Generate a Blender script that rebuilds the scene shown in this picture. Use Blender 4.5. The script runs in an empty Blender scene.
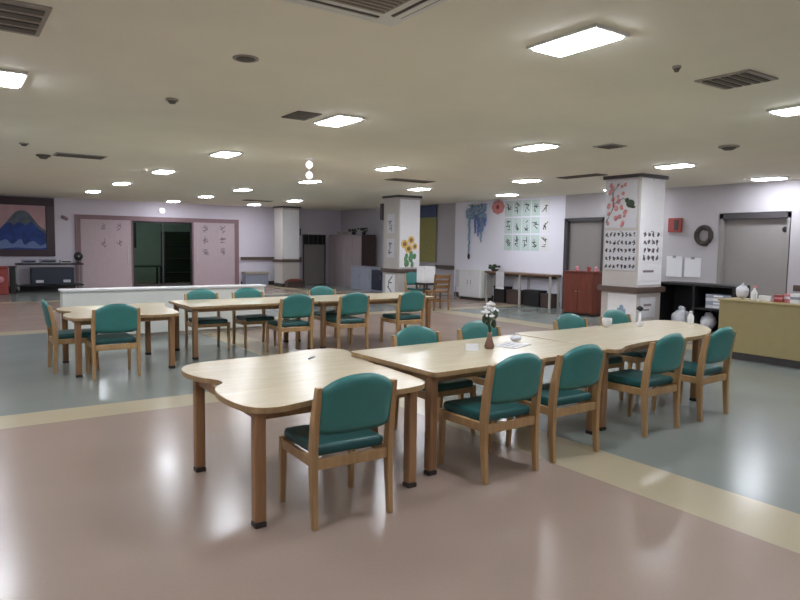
import bpy, bmesh, math, random
from mathutils import Matrix, Vector
random.seed(7)
S = bpy.context.scene
COL = S.collection
PI = math.pi
CEIL = 2.83

# ------------------------------------------------------------------ materials
def srgb(r, g, b):
    f = lambda c: (c/255/12.92) if c/255 <= .04045 else ((c/255+.055)/1.055)**2.4
    return (f(r), f(g), f(b), 1)

def mat(name, rgb, rough=.6, metal=0, var=.06, scale=8, spec=.5, bump=0, emit=None, coat=0):
    m = bpy.data.materials.new(name); m.use_nodes = True
    nt = m.node_tree; b = nt.nodes['Principled BSDF']
    b.inputs['Roughness'].default_value = rough
    b.inputs['Metallic'].default_value = metal
    b.inputs['Specular IOR Level'].default_value = spec
    b.inputs['Coat Weight'].default_value = coat
    c = srgb(*rgb)
    tc = nt.nodes.new('ShaderNodeTexCoord'); nz = nt.nodes.new('ShaderNodeTexNoise')
    nz.inputs['Scale'].default_value = scale; nz.inputs['Detail'].default_value = 4
    nt.links.new(tc.outputs['Object'], nz.inputs['Vector'])
    rp = nt.nodes.new('ShaderNodeValToRGB')
    rp.color_ramp.elements[0].position = .3; rp.color_ramp.elements[1].position = .7
    rp.color_ramp.elements[0].color = tuple(x*(1-var) for x in c[:3])+(1,)
    rp.color_ramp.elements[1].color = tuple(min(1, x*(1+var)) for x in c[:3])+(1,)
    nt.links.new(nz.outputs['Fac'], rp.inputs['Fac'])
    nt.links.new(rp.outputs['Color'], b.inputs['Base Color'])
    if bump:
        bp = nt.nodes.new('ShaderNodeBump'); bp.inputs['Strength'].default_value = bump
        bp.inputs['Distance'].default_value = .01
        n2 = nt.nodes.new('ShaderNodeTexNoise'); n2.inputs['Scale'].default_value = scale*12
        nt.links.new(tc.outputs['Object'], n2.inputs['Vector'])
        nt.links.new(n2.outputs['Fac'], bp.inputs['Height']); nt.links.new(bp.outputs['Normal'], b.inputs['Normal'])
    if emit:
        b.inputs['Emission Color'].default_value = srgb(*emit[0]); b.inputs['Emission Strength'].default_value = emit[1]
    return m

def wood(name, c1, c2, rough=.45, scale=3.0, stretch=(6, 6, .6)):
    m = mat(name, c1, rough)
    nt = m.node_tree; b = nt.nodes['Principled BSDF']
    tc = [n for n in nt.nodes if n.type == 'TEX_COORD'][0]
    mp = nt.nodes.new('ShaderNodeMapping'); mp.inputs['Scale'].default_value = stretch
    nt.links.new(tc.outputs['Object'], mp.inputs['Vector'])
    nz = [n for n in nt.nodes if n.type == 'TEX_NOISE'][0]
    nz.inputs['Scale'].default_value = scale; nz.inputs['Distortion'].default_value = .8
    nt.links.new(mp.outputs['Vector'], nz.inputs['Vector'])
    rp = [n for n in nt.nodes if n.type == 'VALTORGB'][0]
    rp.color_ramp.elements[0].color = srgb(*c2); rp.color_ramp.elements[1].color = srgb(*c1)
    return m

M = {}
M['wall'] = mat('wall_paint', (220, 214, 226), .7, var=.02, scale=1.5)
M['wall_lit'] = mat('lit_wall_paint', (240, 239, 250), .7, var=.01, scale=1.5)  # whiter copy of the wall colour, lamp light painted in
M['wall_shaded'] = mat('shaded_wall_paint', (186, 181, 185), .7, var=.02, scale=1.5)  # greyer copy of the wall colour, shade painted in
M['pillar'] = mat('pillar_paint', (192, 186, 182), .7, var=.03, scale=3)
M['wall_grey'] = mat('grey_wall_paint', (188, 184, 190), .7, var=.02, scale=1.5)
M['ceil'] = mat('ceiling_board', (236, 233, 217), .9, var=.02, scale=2)
M['base'] = mat('dark_baseboard', (62, 58, 58), .5)
M['rail'] = mat('rail_wood', (92, 76, 68), .45)
M['door'] = mat('grey_door_steel', (146, 140, 138), .5, var=.02)
M['door_dark'] = mat('dark_door_frame', (70, 66, 68), .5)
M['header'] = mat('mauve_header', (140, 112, 118), .5)
M['panel'] = mat('pale_sliding_panel', (190, 172, 178), .55, var=.03)
M['paper'] = mat('white_paper', (235, 234, 236), .8, var=.02)
M['paper_green'] = mat('pale_green_paper', (204, 220, 216), .8, var=.05, scale=4)
M['paper_grey'] = mat('grey_paper', (205, 205, 210), .8, var=.03)
M['ink'] = mat('brush_ink', (66, 70, 72), .7)
M['ink_soft'] = mat('soft_grey_ink', (128, 118, 126), .7)
M['beech'] = wood('beech_wood', (184, 150, 106), (162, 126, 84), .4)
M['beech_dark'] = wood('table_leg_wood', (160, 122, 86), (134, 98, 66), .4)
M['top'] = wood('pale_laminate', (218, 206, 180), (208, 194, 164), .24, 2.5, (1, 9, 1))
M['edge'] = wood('table_edge_wood', (172, 142, 102), (150, 120, 84), .4)
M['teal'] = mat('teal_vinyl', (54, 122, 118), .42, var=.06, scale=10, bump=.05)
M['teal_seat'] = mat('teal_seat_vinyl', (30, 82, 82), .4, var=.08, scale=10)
M['foot'] = mat('dark_rubber', (50, 40, 34), .6)
M['white'] = mat('white_plastic', (232, 232, 234), .4, var=.01)
M['white_lam'] = mat('white_laminate', (222, 224, 218), .4, var=.01)
M['metal'] = mat('grey_metal', (150, 150, 152), .35, .8)
M['pale_metal'] = mat('pale_leg_metal', (190, 188, 184), .4, .3)
M['vent'] = mat('vent_grey', (158, 152, 142), .6)
M['vent_dark'] = mat('vent_shadow_slot', (98, 93, 86), .8)
M['grille'] = mat('grille_grey_brown', (126, 118, 106), .6)
M['black'] = mat('black_surface', (26, 25, 28), .5)
M['navy'] = mat('navy_panel', (38, 44, 62), .5)
M['brown_red'] = wood('red_brown_veneer', (128, 62, 44), (104, 48, 34), .45)
M['tan'] = mat('tan_counter_laminate', (164, 148, 104), .5, var=.03)
M['wood_mid'] = wood('brown_table_wood', (132, 104, 84), (108, 82, 64), .45)
M['wood_orange'] = wood('orange_wood', (150, 110, 64), (120, 86, 48), .45)
M['dark_brown'] = mat('dark_brown_panel', (74, 58, 54), .5)
M['locker'] = mat('mauve_grey_locker', (164, 152, 154), .5, var=.03)
M['bluegrey'] = mat('blue_grey_cabinet', (146, 152, 168), .5)
M['blue'] = mat('blue_paper', (116, 136, 186), .7, var=.15, scale=20)
M['blue_pale'] = mat('pale_blue_paper', (140, 164, 186), .7, var=.15, scale=20)
M['blue_deep'] = mat('mountain_blue', (36, 66, 140), .6, var=.4, scale=5)
M['mount_grey'] = mat('mountain_grey_green', (92, 104, 116), .6, var=.3, scale=6)
M['sky_pink'] = mat('painted_pink_sky', (196, 158, 162), .6, var=.08, scale=3)
M['frame_dark'] = mat('dark_purple_frame', (58, 34, 44), .4)
M['red'] = mat('red_plastic', (158, 66, 62), .5)
M['red_paper'] = mat('red_pink_paper', (206, 140, 140), .7, var=.15, scale=20)
M['pink'] = mat('pink_plastic', (214, 142, 150), .5)
M['yellow'] = mat('yellow_petal', (222, 188, 104), .6)
M['olive'] = mat('olive_cloth', (150, 146, 92), .8)
M['darkblue_cloth'] = mat('dark_blue_cloth', (80, 92, 124), .8)
M['green'] = mat('leaf_green', (100, 146, 104), .6)
M['green_dark'] = mat('dark_leaf', (52, 70, 50), .6)
M['wreath'] = mat('wreath_twigs', (66, 58, 54), .8, var=.3, scale=30)
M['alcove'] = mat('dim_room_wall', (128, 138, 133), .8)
M['bag'] = mat('white_plastic_bag', (225, 225, 232), .5, bump=.3)
M['brown_vase'] = mat('brown_ceramic', (120, 88, 70), .35)
M['lamp'] = mat('lit_diffuser', (255, 255, 255), .6, var=0, emit=((240, 245, 255), 52))
M['lamp_fill'] = mat('green_fill_diffuser', (255, 255, 255), .6, var=0, emit=((232, 255, 242), 30))  # emission of the added lamp beyond the glass
M['lamp_soft'] = mat('lit_globe', (255, 255, 255), .6, var=0, emit=((250, 246, 255), 1.1))

def glass_mat():
    m = bpy.data.materials.new('tinted_glass'); m.use_nodes = True
    b = m.node_tree.nodes['Principled BSDF']
    b.inputs['Base Color'].default_value = srgb(222, 232, 227); b.inputs['Roughness'].default_value = .03
    b.inputs['Transmission Weight'].default_value = 1; b.inputs['IOR'].default_value = 1.1
    return m
M['glass'] = glass_mat()

def floor_mat():
    m = bpy.data.materials.new('vinyl_floor_checkerboard'); m.use_nodes = True
    nt = m.node_tree; b = nt.nodes['Principled BSDF']; N = nt.nodes.new; L = nt.links.new
    tc = N('ShaderNodeTexCoord'); sp = N('ShaderNodeSeparateXYZ'); L(tc.outputs['Object'], sp.inputs[0])
    def math_(op, a, bb=None):
        n = N('ShaderNodeMath'); n.operation = op
        for i, v in enumerate((a, bb)):
            if v is None: continue
            if isinstance(v, (int, float)): n.inputs[i].default_value = v
            else: L(v, n.inputs[i])
        return n.outputs[0]
    # cream bands: x near 3.83 (+5.85 k), y near 6.42 (+6.1 k)
    px_, py_ = 5.85, 6.10
    mx = math_('FLOORED_MODULO', math_('SUBTRACT', sp.outputs[0], 3.56), px_)
    my = math_('FLOORED_MODULO', math_('SUBTRACT', sp.outputs[1], 6.20), py_)
    band = math_('MAXIMUM', math_('LESS_THAN', mx, .54), math_('LESS_THAN', my, .46))
    kx = math_('FLOOR', math_('DIVIDE', math_('SUBTRACT', sp.outputs[0], 3.83), px_))
    ky = math_('FLOOR', math_('DIVIDE', math_('SUBTRACT', sp.outputs[1], 6.42), py_))
    par = math_('FLOORED_MODULO', math_('ADD', kx, ky), 2)
    def mix(f, a, c):
        n = N('ShaderNodeMix'); n.data_type = 'RGBA'; L(f, n.inputs[0])
        for i, v in ((6, a), (7, c)):
            if isinstance(v, tuple): n.inputs[i].default_value = v
            else: L(v, n.inputs[i])
        return n.outputs[2]
    base = mix(par, srgb(158, 139, 127), srgb(132, 138, 133))
    base = mix(band, base, srgb(180, 168, 142))
    nz = N('ShaderNodeTexNoise'); nz.inputs['Scale'].default_value = 1.3; nz.inputs['Detail'].default_value = 6
    L(tc.outputs['Object'], nz.inputs['Vector'])
    n3 = N('ShaderNodeTexNoise'); n3.inputs['Scale'].default_value = 60; n3.inputs['Detail'].default_value = 3
    L(tc.outputs['Object'], n3.inputs['Vector'])
    v = math_('ADD', math_('MULTIPLY', nz.outputs['Fac'], .16), math_('ADD', math_('MULTIPLY', n3.outputs['Fac'], .10), .87))
    mul = N('ShaderNodeMix'); mul.data_type = 'RGBA'; mul.blend_type = 'MULTIPLY'; mul.inputs[0].default_value = 1
    L(base, mul.inputs[6]); L(v, mul.inputs[7]); L(mul.outputs[2], b.inputs['Base Color'])
    rr = math_('ADD', math_('MULTIPLY', nz.outputs['Fac'], .10), .165)
    L(rr, b.inputs['Roughness'])
    b.inputs['Specular IOR Level'].default_value = .3
    bp = N('ShaderNodeBump'); bp.inputs['Strength'].default_value = .06; bp.inputs['Distance'].default_value = .01
    n2 = N('ShaderNodeTexNoise'); n2.inputs['Scale'].default_value = 4.5; n2.inputs['Detail'].default_value = 2
    L(tc.outputs['Object'], n2.inputs['Vector']); L(n2.outputs['Fac'], bp.inputs['Height']); L(bp.outputs['Normal'], b.inputs['Normal'])
    return m
M['floor'] = floor_mat()

# ------------------------------------------------------------------ mesh builder
class MB:
    def __init__(s): s.bm = bmesh.new()
    def box(s, x0, x1, y0, y1, z0, z1, bev=0, seg=2, mi=0, rot=None, piv=None):
        t = bmesh.new(); bmesh.ops.create_cube(t, size=1)
        for v in t.verts:
            v.co = Vector(((x0+x1)/2+v.co.x*(x1-x0), (y0+y1)/2+v.co.y*(y1-y0), (z0+z1)/2+v.co.z*(z1-z0)))
        if bev: bmesh.ops.bevel(t, geom=list(t.edges), offset=bev, segments=seg, affect='EDGES', profile=.5)
        if rot is not None:
            p = Vector(piv) if piv else Vector(((x0+x1)/2, (y0+y1)/2, (z0+z1)/2))
            bmesh.ops.transform(t, matrix=Matrix.Translation(p) @ rot @ Matrix.Translation(-p), verts=t.verts)
        return s._join(t, mi)
    def _join(s, t, mi=0):
        for f in t.faces: f.material_index = mi
        me = bpy.data.meshes.new('tmp'); t.to_mesh(me); t.free(); s.bm.from_mesh(me); bpy.data.meshes.remove(me)
        return s
    def prism(s, pts, z0, z1, bev=0, mi=0, mi_side=None):
        t = bmesh.new()
        lo = [t.verts.new((p[0], p[1], z0)) for p in pts]; hi = [t.verts.new((p[0], p[1], z1)) for p in pts]
        n = len(pts)
        t.faces.new(lo[::-1]); top = t.faces.new(hi)
        sides = [t.faces.new((lo[i], lo[(i+1) % n], hi[(i+1) % n], hi[i])) for i in range(n)]
        bmesh.ops.recalc_face_normals(t, faces=t.faces)
        if bev:
            es = [e for e in top.edges]
            bmesh.ops.bevel(t, geom=es, offset=bev, segments=2, affect='EDGES', profile=.5)
        me = bpy.data.meshes.new('tmp')
        for f in t.faces: f.material_index = mi
        if mi_side is not None:
            for f in t.faces:
                if abs(f.normal.z) < .5: f.material_index = mi_side
        t.to_mesh(me); t.free(); s.bm.from_mesh(me); bpy.data.meshes.remove(me)
        return s
    def lathe(s, prof, c=(0, 0, 0), n=20, mi=0):
        t = bmesh.new(); rings = []
        for r, z in prof:
            rings.append([t.verts.new((c[0]+r*math.cos(2*PI*k/n), c[1]+r*math.sin(2*PI*k/n), c[2]+z)) for k in range(n)])
        for a, b in zip(rings, rings[1:]):
            for k in range(n): t.faces.new((a[k], a[(k+1) % n], b[(k+1) % n], b[k]))
        t.faces.new(rings[0][::-1]); t.faces.new(rings[-1])
        bmesh.ops.recalc_face_normals(t, faces=t.faces)
        for f in t.faces: f.smooth = True
        return s._join(t, mi)
    def tube(s, pts, r, n=10, closed=False, mi=0):
        pts = [Vector(p) for p in pts]; m = len(pts)
        rs = r if isinstance(r, (list, tuple)) else [r]*m
        t = bmesh.new(); rings = []
        for i, p in enumerate(pts):
            if closed: d = pts[(i+1) % m]-pts[i-1]
            else: d = pts[min(i+1, m-1)]-pts[max(i-1, 0)]
            d.normalize(); up = Vector((0, 0, 1)) if abs(d.z) < .9 else Vector((1, 0, 0))
            a = d.cross(up).normalized(); b = d.cross(a)
            rings.append([t.verts.new(p+rs[i]*(math.cos(2*PI*k/n)*a+math.sin(2*PI*k/n)*b)) for k in range(n)])
        rng = range(m) if closed else range(m-1)
        for i in rng:
            a, b = rings[i], rings[(i+1) % m]
            for k in range(n): t.faces.new((a[k], a[(k+1) % n], b[(k+1) % n], b[k]))
        if not closed: t.faces.new(rings[0][::-1]); t.faces.new(rings[-1])
        bmesh.ops.recalc_face_normals(t, faces=t.faces)
        for f in t.faces: f.smooth = True
        return s._join(t, mi)
    def sweep_rect(s, pts, w, d, mi=0):
        """rectangular bar through pts (mainly vertical): w along x, d along y"""
        t = bmesh.new(); rings = []
        for p in pts:
            ww, dd = (p[3], p[4]) if len(p) > 3 else (w, d)
            rings.append([t.verts.new((p[0]+sx*ww/2, p[1]+sy*dd/2, p[2])) for sx, sy in ((-1, -1), (1, -1), (1, 1), (-1, 1))])
        for a, b in zip(rings, rings[1:]):
            for k in range(4): t.faces.new((a[k], a[(k+1) % 4], b[(k+1) % 4], b[k]))
        t.faces.new(rings[0][::-1]); t.faces.new(rings[-1])
        bmesh.ops.recalc_face_normals(t, faces=t.faces)
        bmesh.ops.bevel(t, geom=[e for e in t.edges], offset=.005, segments=2, affect='EDGES', profile=.5)
        return s._join(t, mi)
    def ball(s, c, r, sub=2, sc=(1, 1, 1), jit=0, mi=0):
        t = bmesh.new(); bmesh.ops.create_icosphere(t, subdivisions=sub, radius=1)
        for v in t.verts:
            k = 1+random.uniform(-jit, jit)
            v.co = Vector((c[0]+v.co.x*r*sc[0]*k, c[1]+v.co.y*r*sc[1]*k, c[2]+v.co.z*r*sc[2]*k))
        for f in t.faces: f.smooth = True
        return s._join(t, mi)
    def build(s, name, mats, parent=None, loc=None):
        me = bpy.data.meshes.new(name); s.bm.to_mesh(me); s.bm.free()
        for m in (mats if isinstance(mats, (list, tuple)) else [mats]): me.materials.append(M[m])
        o = bpy.data.objects.new(name, me); COL.objects.link(o)
        if parent is not None: o.parent = parent
        if loc: o.location = loc
        return o

def tag(o, label, cat, group=None):
    o['label'] = label; o['category'] = cat
    if group: o['group'] = group
    return o
def thing(name, label, cat, loc=(0, 0, 0), rz=0, group=None):
    o = bpy.data.objects.new(name, None); COL.objects.link(o)
    o.location = loc; o.rotation_euler = (0, 0, rz); o.empty_display_size = .1
    return tag(o, label, cat, group)
def struct(name, mb, m, parent=None):
    o = mb.build(name, m, parent)
    if parent is None: o['kind'] = 'structure'
    return o
def dup(root, loc, rz, label, group=None):
    r = root.copy(); COL.objects.link(r); r.location = loc; r.rotation_euler = (0, 0, rz); r['label'] = label
    if group: r['group'] = group
    for ch in list(root.children):
        c = ch.copy(); COL.objects.link(c); c.parent = r
        for g in list(ch.children):
            d = g.copy(); COL.objects.link(d); d.parent = c
    return r
def smooth_loop(pts, k=6):
    out = []; n = len(pts)
    for i in range(n):
        p0, p1, p2, p3 = (Vector(pts[(i+j-1) % n]) for j in range(4))
        for q in range(k):
            t = q/k
            out.append(.5*((2*p1)+(-p0+p2)*t+(2*p0-5*p1+4*p2-p3)*t*t+(-p0+3*p1-3*p2+p3)*t**3))
    return out

# ------------------------------------------------------------------ room shell
XL, XR, YF, YB = -3.2, 12.8, -4.0, 22.8
struct('floor', MB().box(XL, XR+.6, YF, YB+.2, -.1, 0), 'floor')
struct('ceiling', MB().box(XL, XR+.6, YF, YB+.2, CEIL, CEIL+.1), 'ceil')
# back wall with the sliding-door opening 5.12..7.08
w = MB()
w.box(XL, 5.12, YB, YB+.12, 0, CEIL).box(7.08, XR+.6, YB, YB+.12, 0, CEIL).box(5.12, 7.08, YB, YB+.12, 2.2, CEIL)
struct('wall_back', w, 'wall')
w = MB()   # right wall in front of the recess, with a doorway recess at y 5.96..7.32
w.box(XR, XR+.2, YF, 5.96, 0, CEIL).box(XR, XR+.2, 7.32, 10.1, 0, CEIL)
w.box(XR, XR+.2, 5.96, 7.32, 2.26, CEIL).box(XR, XR+.2, 10.1, 11.32, 2.26, CEIL)
struct('wall_right', w, 'wall_shaded')  # shade on this stretch is put into its colour
struct('wall_right_lit', MB().box(XR, XR+.2, 11.32, 15.62, 0, CEIL), 'wall_lit')  # same wall, its brightness under the lamps put into the colour
struct('wall_right_recess', MB().box(XR+.10, XR+.3, 15.62, YB, 0, CEIL), 'wall_grey')
struct('wall_left', MB().box(XL-.1, XL, YF, YB, 0, CEIL), 'wall')
struct('wall_front', MB().box(XL, XR, YF-.1, YF, 0, CEIL), 'wall')
struct('baseboard_right', MB().box(XR-.012, XR, 11.4, 15.6, 0, .14).box(XR-.012, XR, 7.4, 10.0, 0, .14).box(XR-.012, XR, YF, 5.9, 0, .14), 'base')
struct('baseboard_back', MB().box(XL, 3.4, YB-.012, YB, 0, .14).box(8.8, 11.2, YB-.012, YB, 0, .14), 'base')
struct('trim_1', MB().box(3.42, 8.72, YB-.05, YB, 2.2, 2.34).box(3.42, 3.52, YB-.05, YB, 0, 2.2).box(8.62, 8.72, YB-.05, YB, 0, 2.2), 'header')

def pillar(x0, x1, y0, y1):
    p = MB().box(x0, x1, y0, y1, 0, CEIL-.002, .02)
    o = struct('pillar', p, 'pillar')
    q = MB()
    q.box(x0-.03, x1+.03, y0-.03, y1+.03, CEIL-.06, CEIL-.001); struct('pillar_trim', q, 'door_dark', o)
    q = MB().box(x0-.012, x1+.012, y0-.012, y1+.012, 0, .12); struct('pillar_baseboard', q, 'base', o)
    return o
pillar(9.95, 10.67, 7.13, 7.88)
pillar(9.79, 10.47, 14.24, 14.98)
pillar(9.80, 10.48, 21.45, 22.15)

def rail_ring(x0, x1, y0, y1, z, label):
    d = .035
    r = thing('handrail', label, 'handrail', ((x0+x1)/2, (y0+y1)/2, z))
    ox, oy = (x0+x1)/2, (y0+y1)/2
    a, b, c, e = x0-d-ox, x1+d-ox, y0-d-oy, y1+d-oy
    q = MB()
    q.box(a-.02, a+.02, c, e, -.05, .05, .01).box(b-.02, b+.02, c, e, -.05, .05, .01)
    q.box(a-.02, b+.02, c-.02, c+.02, -.05, .05, .01).box(a-.02, b+.02, e-.02, e+.02, -.05, .05, .01)
    q.build('bar', 'rail', r)
    for xx, yy in ((a, 0), (b, 0), (0, c), (0, e)):
        sx = .02 if abs(xx) > 0 else .03
        ix = xx*(1-.05) if xx else 0
        MB().box(xx*.94-.02, xx*.94+.02, yy*.94-.02, yy*.94+.02, -.03, .03).build('bracket', 'metal', r)
rail_ring(9.95, 10.67, 7.13, 7.88, .81, 'brown handrail band around the poster-covered pillar at right')
rail_ring(9.79, 10.47, 14.24, 14.98, .86, 'brown handrail band around the pillar with the sunflower picture')
rail_ring(9.80, 10.48, 21.45, 22.15, .92, 'brown handrail band around the farthest, narrow-looking plain pillar')

def wall_rail(p0, p1, z, label):
    r = thing('handrail', label, 'handrail', (p0[0], p0[1], z))
    dx, dy = p1[0]-p0[0], p1[1]-p0[1]
    q = MB()
    q.box(min(0, dx)-.022, max(0, dx)+.022, min(0, dy)-.022, max(0, dy)+.022, -.055, .055, .012); q.build('bar', 'rail', r)
    n = 3
    for k in range(n):
        f = (k+.5)/n
        if abs(dx) > abs(dy): MB().box(dx*f-.02, dx*f+.02, .0, .058, -.03, .03).build('bracket', 'metal', r)
        else: MB().box(.0, .058, dy*f-.02, dy*f+.02, -.03, .03).build('bracket', 'metal', r)
wall_rail((8.8, YB-.06), (11.15, YB-.06), .97, 'brown handrail on the back wall beside the sliding panels')
wall_rail((XR+.04, 15.7), (XR+.04, 16.6), .87, 'short dark handrail on the grey wall strip behind the wooden chair')
wall_rail((XR-.06, 3.2), (XR-.06, 5.8), .86, 'brown handrail on the white wall right of the wide grey door')

# ---- doors in the right wall
d = thing('door_1', 'x', 'door'); del d['label']; del d['category']; d['kind'] = 'structure'
d.location = (XR, 10.71, 0)
MB().box(.06, .10, -.61, .61, 0, 2.24).build('door_leaf', 'door', d)
MB().box(-.03, .12, .50, .60, 0, 2.25).box(-.03, .12, -.60, -.54, 0, 2.25).box(-.03, .12, -.60, .60, 2.17, 2.25).build('door_frame', 'door_dark', d)
MB().box(.0, .06, -.42, -.30, 1.0, 1.04, .008).build('door_handle', 'metal', d)
d = thing('door_2', 'x', 'door'); del d['label']; del d['category']; d['kind'] = 'structure'
d.location = (XR, 6.64, 0)
MB().box(.09, .13, -.66, .66, 0, 2.16).build('door_leaf', 'door', d)
MB().box(-.02, .14, .60, .67, 0, 2.25).box(-.02, .14, -.67, -.62, 0, 2.25).build('door_frame', 'door', d)
MB().box(-.02, .14, -.67, .67, 2.14, 2.25).build('door_lintel', 'door_dark', d)
MB().lathe([(.05, 0), (.055, .01), (.05, .02)], n=16).build('closer_knob', 'black', d, (.06, -.55, 1.93)).rotation_euler = (0, PI/2, 0)
# ---- far grey door in the back wall with dark curtain
d = thing('door_3', 'x', 'door'); del d['label']; del d['category']; d['kind'] = 'structure'
d.location = (11.73, YB, 0)
MB().box(-.44, .44, -.03, -.005, 0, 1.84).build('door_leaf', 'door', d)
MB().box(-.48, -.44, -.05, -.0, 0, 1.88).box(.44, .48, -.05, 0, 0, 1.88).box(-.48, .48, -.05, 0, 1.84, 1.88).build('door_frame', 'door_dark', d)
c_ = MB()
for k in range(9):
    c_.box(-.46+k*.1, -.37+k*.1, -.075+.012*(k % 2), -.06+.012*(k % 2), 1.50, 1.84, .004)
o = c_.build('door_curtain', 'black', None); o.location = (11.73, YB, 0)
tag(o, 'short black split curtain hung over the top of the far narrow grey door', 'curtain')

# ---- sliding panels either side of the glazed opening
for nm, x0, x1, n in (('door_4', 3.53, 5.12, 2), ('door_5', 7.06, 8.61, 2)):
    d = thing(nm, 'x', 'door', ((x0+x1)/2, YB-.03, 0)); del d['label']; del d['category']; d['kind'] = 'structure'
    hw = (x1-x0)/2
    MB().box(-hw, hw, -.02, .02, .01, 2.2, .004).build('sliding_panel', 'panel', d)
    MB().box(-hw, -hw+.05, -.03, .03, .01, 2.2).box(hw-.05, hw, -.03, .03, .01, 2.2).build('panel_frame', 'header', d)
    s = 1 if x0 < 5 else -1
    MB().box(s*(hw-.16)-.02, s*(hw-.16)+.02, -.045, -.02, .8, 1.4, .006).build('pull_handle', 'pale_metal', d)

# ---- glazed opening and the dim room beyond
d = thing('window_1', 'x', 'window', (6.10, YB+.06, 0)); del d['label']; del d['category']; d['kind'] = 'structure'
MB().box(-.94, .94, -.004, .004, .1, 2.16).build('window_pane', 'glass', d)
fr = MB()
fr.box(-.98, -.93, -.03, .03, .0, 2.2).box(.93, .98, -.03, .03, 0, 2.2).box(-.02, .02, -.03, .03, .1, 2.14)
fr.box(-.98, .98, -.03, .03, 2.14, 2.2).box(-.98, .98, -.03, .03, 0, .12)
fr.build('window_frame', 'door_dark', d)
al = MB()
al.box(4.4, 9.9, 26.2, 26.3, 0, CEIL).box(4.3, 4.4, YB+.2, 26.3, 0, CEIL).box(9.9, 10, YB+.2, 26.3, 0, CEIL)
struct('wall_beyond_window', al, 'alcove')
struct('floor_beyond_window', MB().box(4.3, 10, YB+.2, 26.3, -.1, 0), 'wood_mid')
struct('ceiling_beyond_window', MB().box(4.3, 10, YB+.2, 26.3, CEIL, CEIL+.1), 'ceil')
dl = thing('ceiling_light', 'added unseen fill lamp brightening the room beyond the glass', 'ceiling light', (6.3, 24.2, CEIL))  # lamp added out of sight to brighten the view through the glass
MB().box(-.3, .3, -.15, .15, -.03, -.0005, .006).build('diffuser', 'lamp_fill', dl)
MB().box(-.32, .32, -.17, .17, -.015, -.0004, .004).build('frame', 'vent', dl)
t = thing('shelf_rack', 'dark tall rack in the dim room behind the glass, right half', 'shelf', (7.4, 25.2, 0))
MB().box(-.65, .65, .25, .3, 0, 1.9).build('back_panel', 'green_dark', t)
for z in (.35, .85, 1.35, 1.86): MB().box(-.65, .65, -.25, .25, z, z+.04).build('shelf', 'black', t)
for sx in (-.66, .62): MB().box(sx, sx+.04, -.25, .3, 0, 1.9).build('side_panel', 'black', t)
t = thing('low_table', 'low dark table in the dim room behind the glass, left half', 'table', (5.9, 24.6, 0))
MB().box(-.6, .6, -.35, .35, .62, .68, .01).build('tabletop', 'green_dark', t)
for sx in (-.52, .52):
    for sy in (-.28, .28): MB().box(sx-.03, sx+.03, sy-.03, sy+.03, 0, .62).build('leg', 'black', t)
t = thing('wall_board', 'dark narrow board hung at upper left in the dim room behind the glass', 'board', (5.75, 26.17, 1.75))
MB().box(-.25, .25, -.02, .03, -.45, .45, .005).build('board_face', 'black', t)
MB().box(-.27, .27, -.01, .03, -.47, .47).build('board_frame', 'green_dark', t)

# ------------------------------------------------------------------ ceiling lamps
def make_lamp(label):
    t = thing('ceiling_light', label, 'ceiling light', (0, 0, CEIL), 0, 'recessed ceiling lights')
    f = MB()
    f.box(-.155, .155, -.275, -.25, -.022, -.0005, .004).box(-.155, .155, .25, .275, -.022, -.0005, .004)
    f.box(-.155, -.13, -.25, .25, -.022, -.0005, .004).box(.13, .155, -.25, .25, -.022, -.0005, .004)
    f.build('frame', 'white_lam', t)
    b = MB().box(-.128, .128, -.248, .248, -.034, -.002, .01); b.build('diffuser', 'lamp', t)
    return t
LAMPS = [(3.28, 2.86, 'biggest and brightest lit ceiling light, top of the picture right of centre'),
 (6.42, 2.92, 'lit ceiling light cut off by the right edge of the picture'),
 (.44, 6.2, 'lit ceiling light cut off by the left edge of the picture'),
 (3.42, 6.1, 'second biggest whole ceiling light, above the middle of the wavy table'),
 (6.30, 6.1, 'lit ceiling light to the left of and in front of the poster pillar, brighter one'),
 (9.33, 6.1, 'lit ceiling light directly right of the poster pillar top'),
 (12.2, 6.1, 'lit ceiling light nearest the wide grey door'),
 (3.42, 9.42, 'lit ceiling light next behind and left of the one above the wavy table'),
 (6.22, 9.32, 'lit ceiling light nearest in front of the sunflower pillar'),
 (9.36, 9.28, 'lit ceiling light above the calligraphy sheets, nearer of the two'),
 (3.38, 12.55, 'third light from the camera in the left long line of lights'),
 (6.28, 12.4, 'lit ceiling light just below the two hanging white globes'),
 (9.0, 12.3, 'lit ceiling light just right of the top of the sunflower pillar'),
 (11.6, 12.15, 'lit ceiling light closest to the calligraphy wall, above the blue garlands'),
 (3.34, 15.8, 'fourth light from the camera in the left long line of lights'),
 (6.05, 15.5, 'lit ceiling light to the left of the far plain pillar, nearer one'),
 (3.30, 18.95, 'farthest light of the left long line, above the sliding panels'),
 (6.15, 18.55, 'small far ceiling light in front of the glazed opening right side'),
 (8.76, 18.3, 'small far ceiling light at the top right of the plain far pillar'),
 (6.12, 21.6, 'tiny farthest ceiling light above the glazed opening'),
 (8.66, 21.2, 'tiny ceiling light beside the left side of the plain far pillar')]
l0 = None
for x, y, lab in LAMPS:
    if l0 is None: l0 = make_lamp(lab); l0.location = (x, y, CEIL)
    else: dup(l0, (x, y, CEIL), 0, lab)
HID = [(12.2, 9.35), (.44, 2.9), (.44, -.3), (3.34, -.3), (6.4, -.3), (9.4, 2.9), (-2.2, 6.2), (.44, 9.4), (.44, 12.5), (.44, 16), (9.4, -.3), (12.2, 2.9)]
for x, y in HID:
    dup(l0, (x, y, CEIL), 0, 'lit ceiling light of the same grid outside the picture or behind a pillar', 'ceiling lights out of view')

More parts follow.
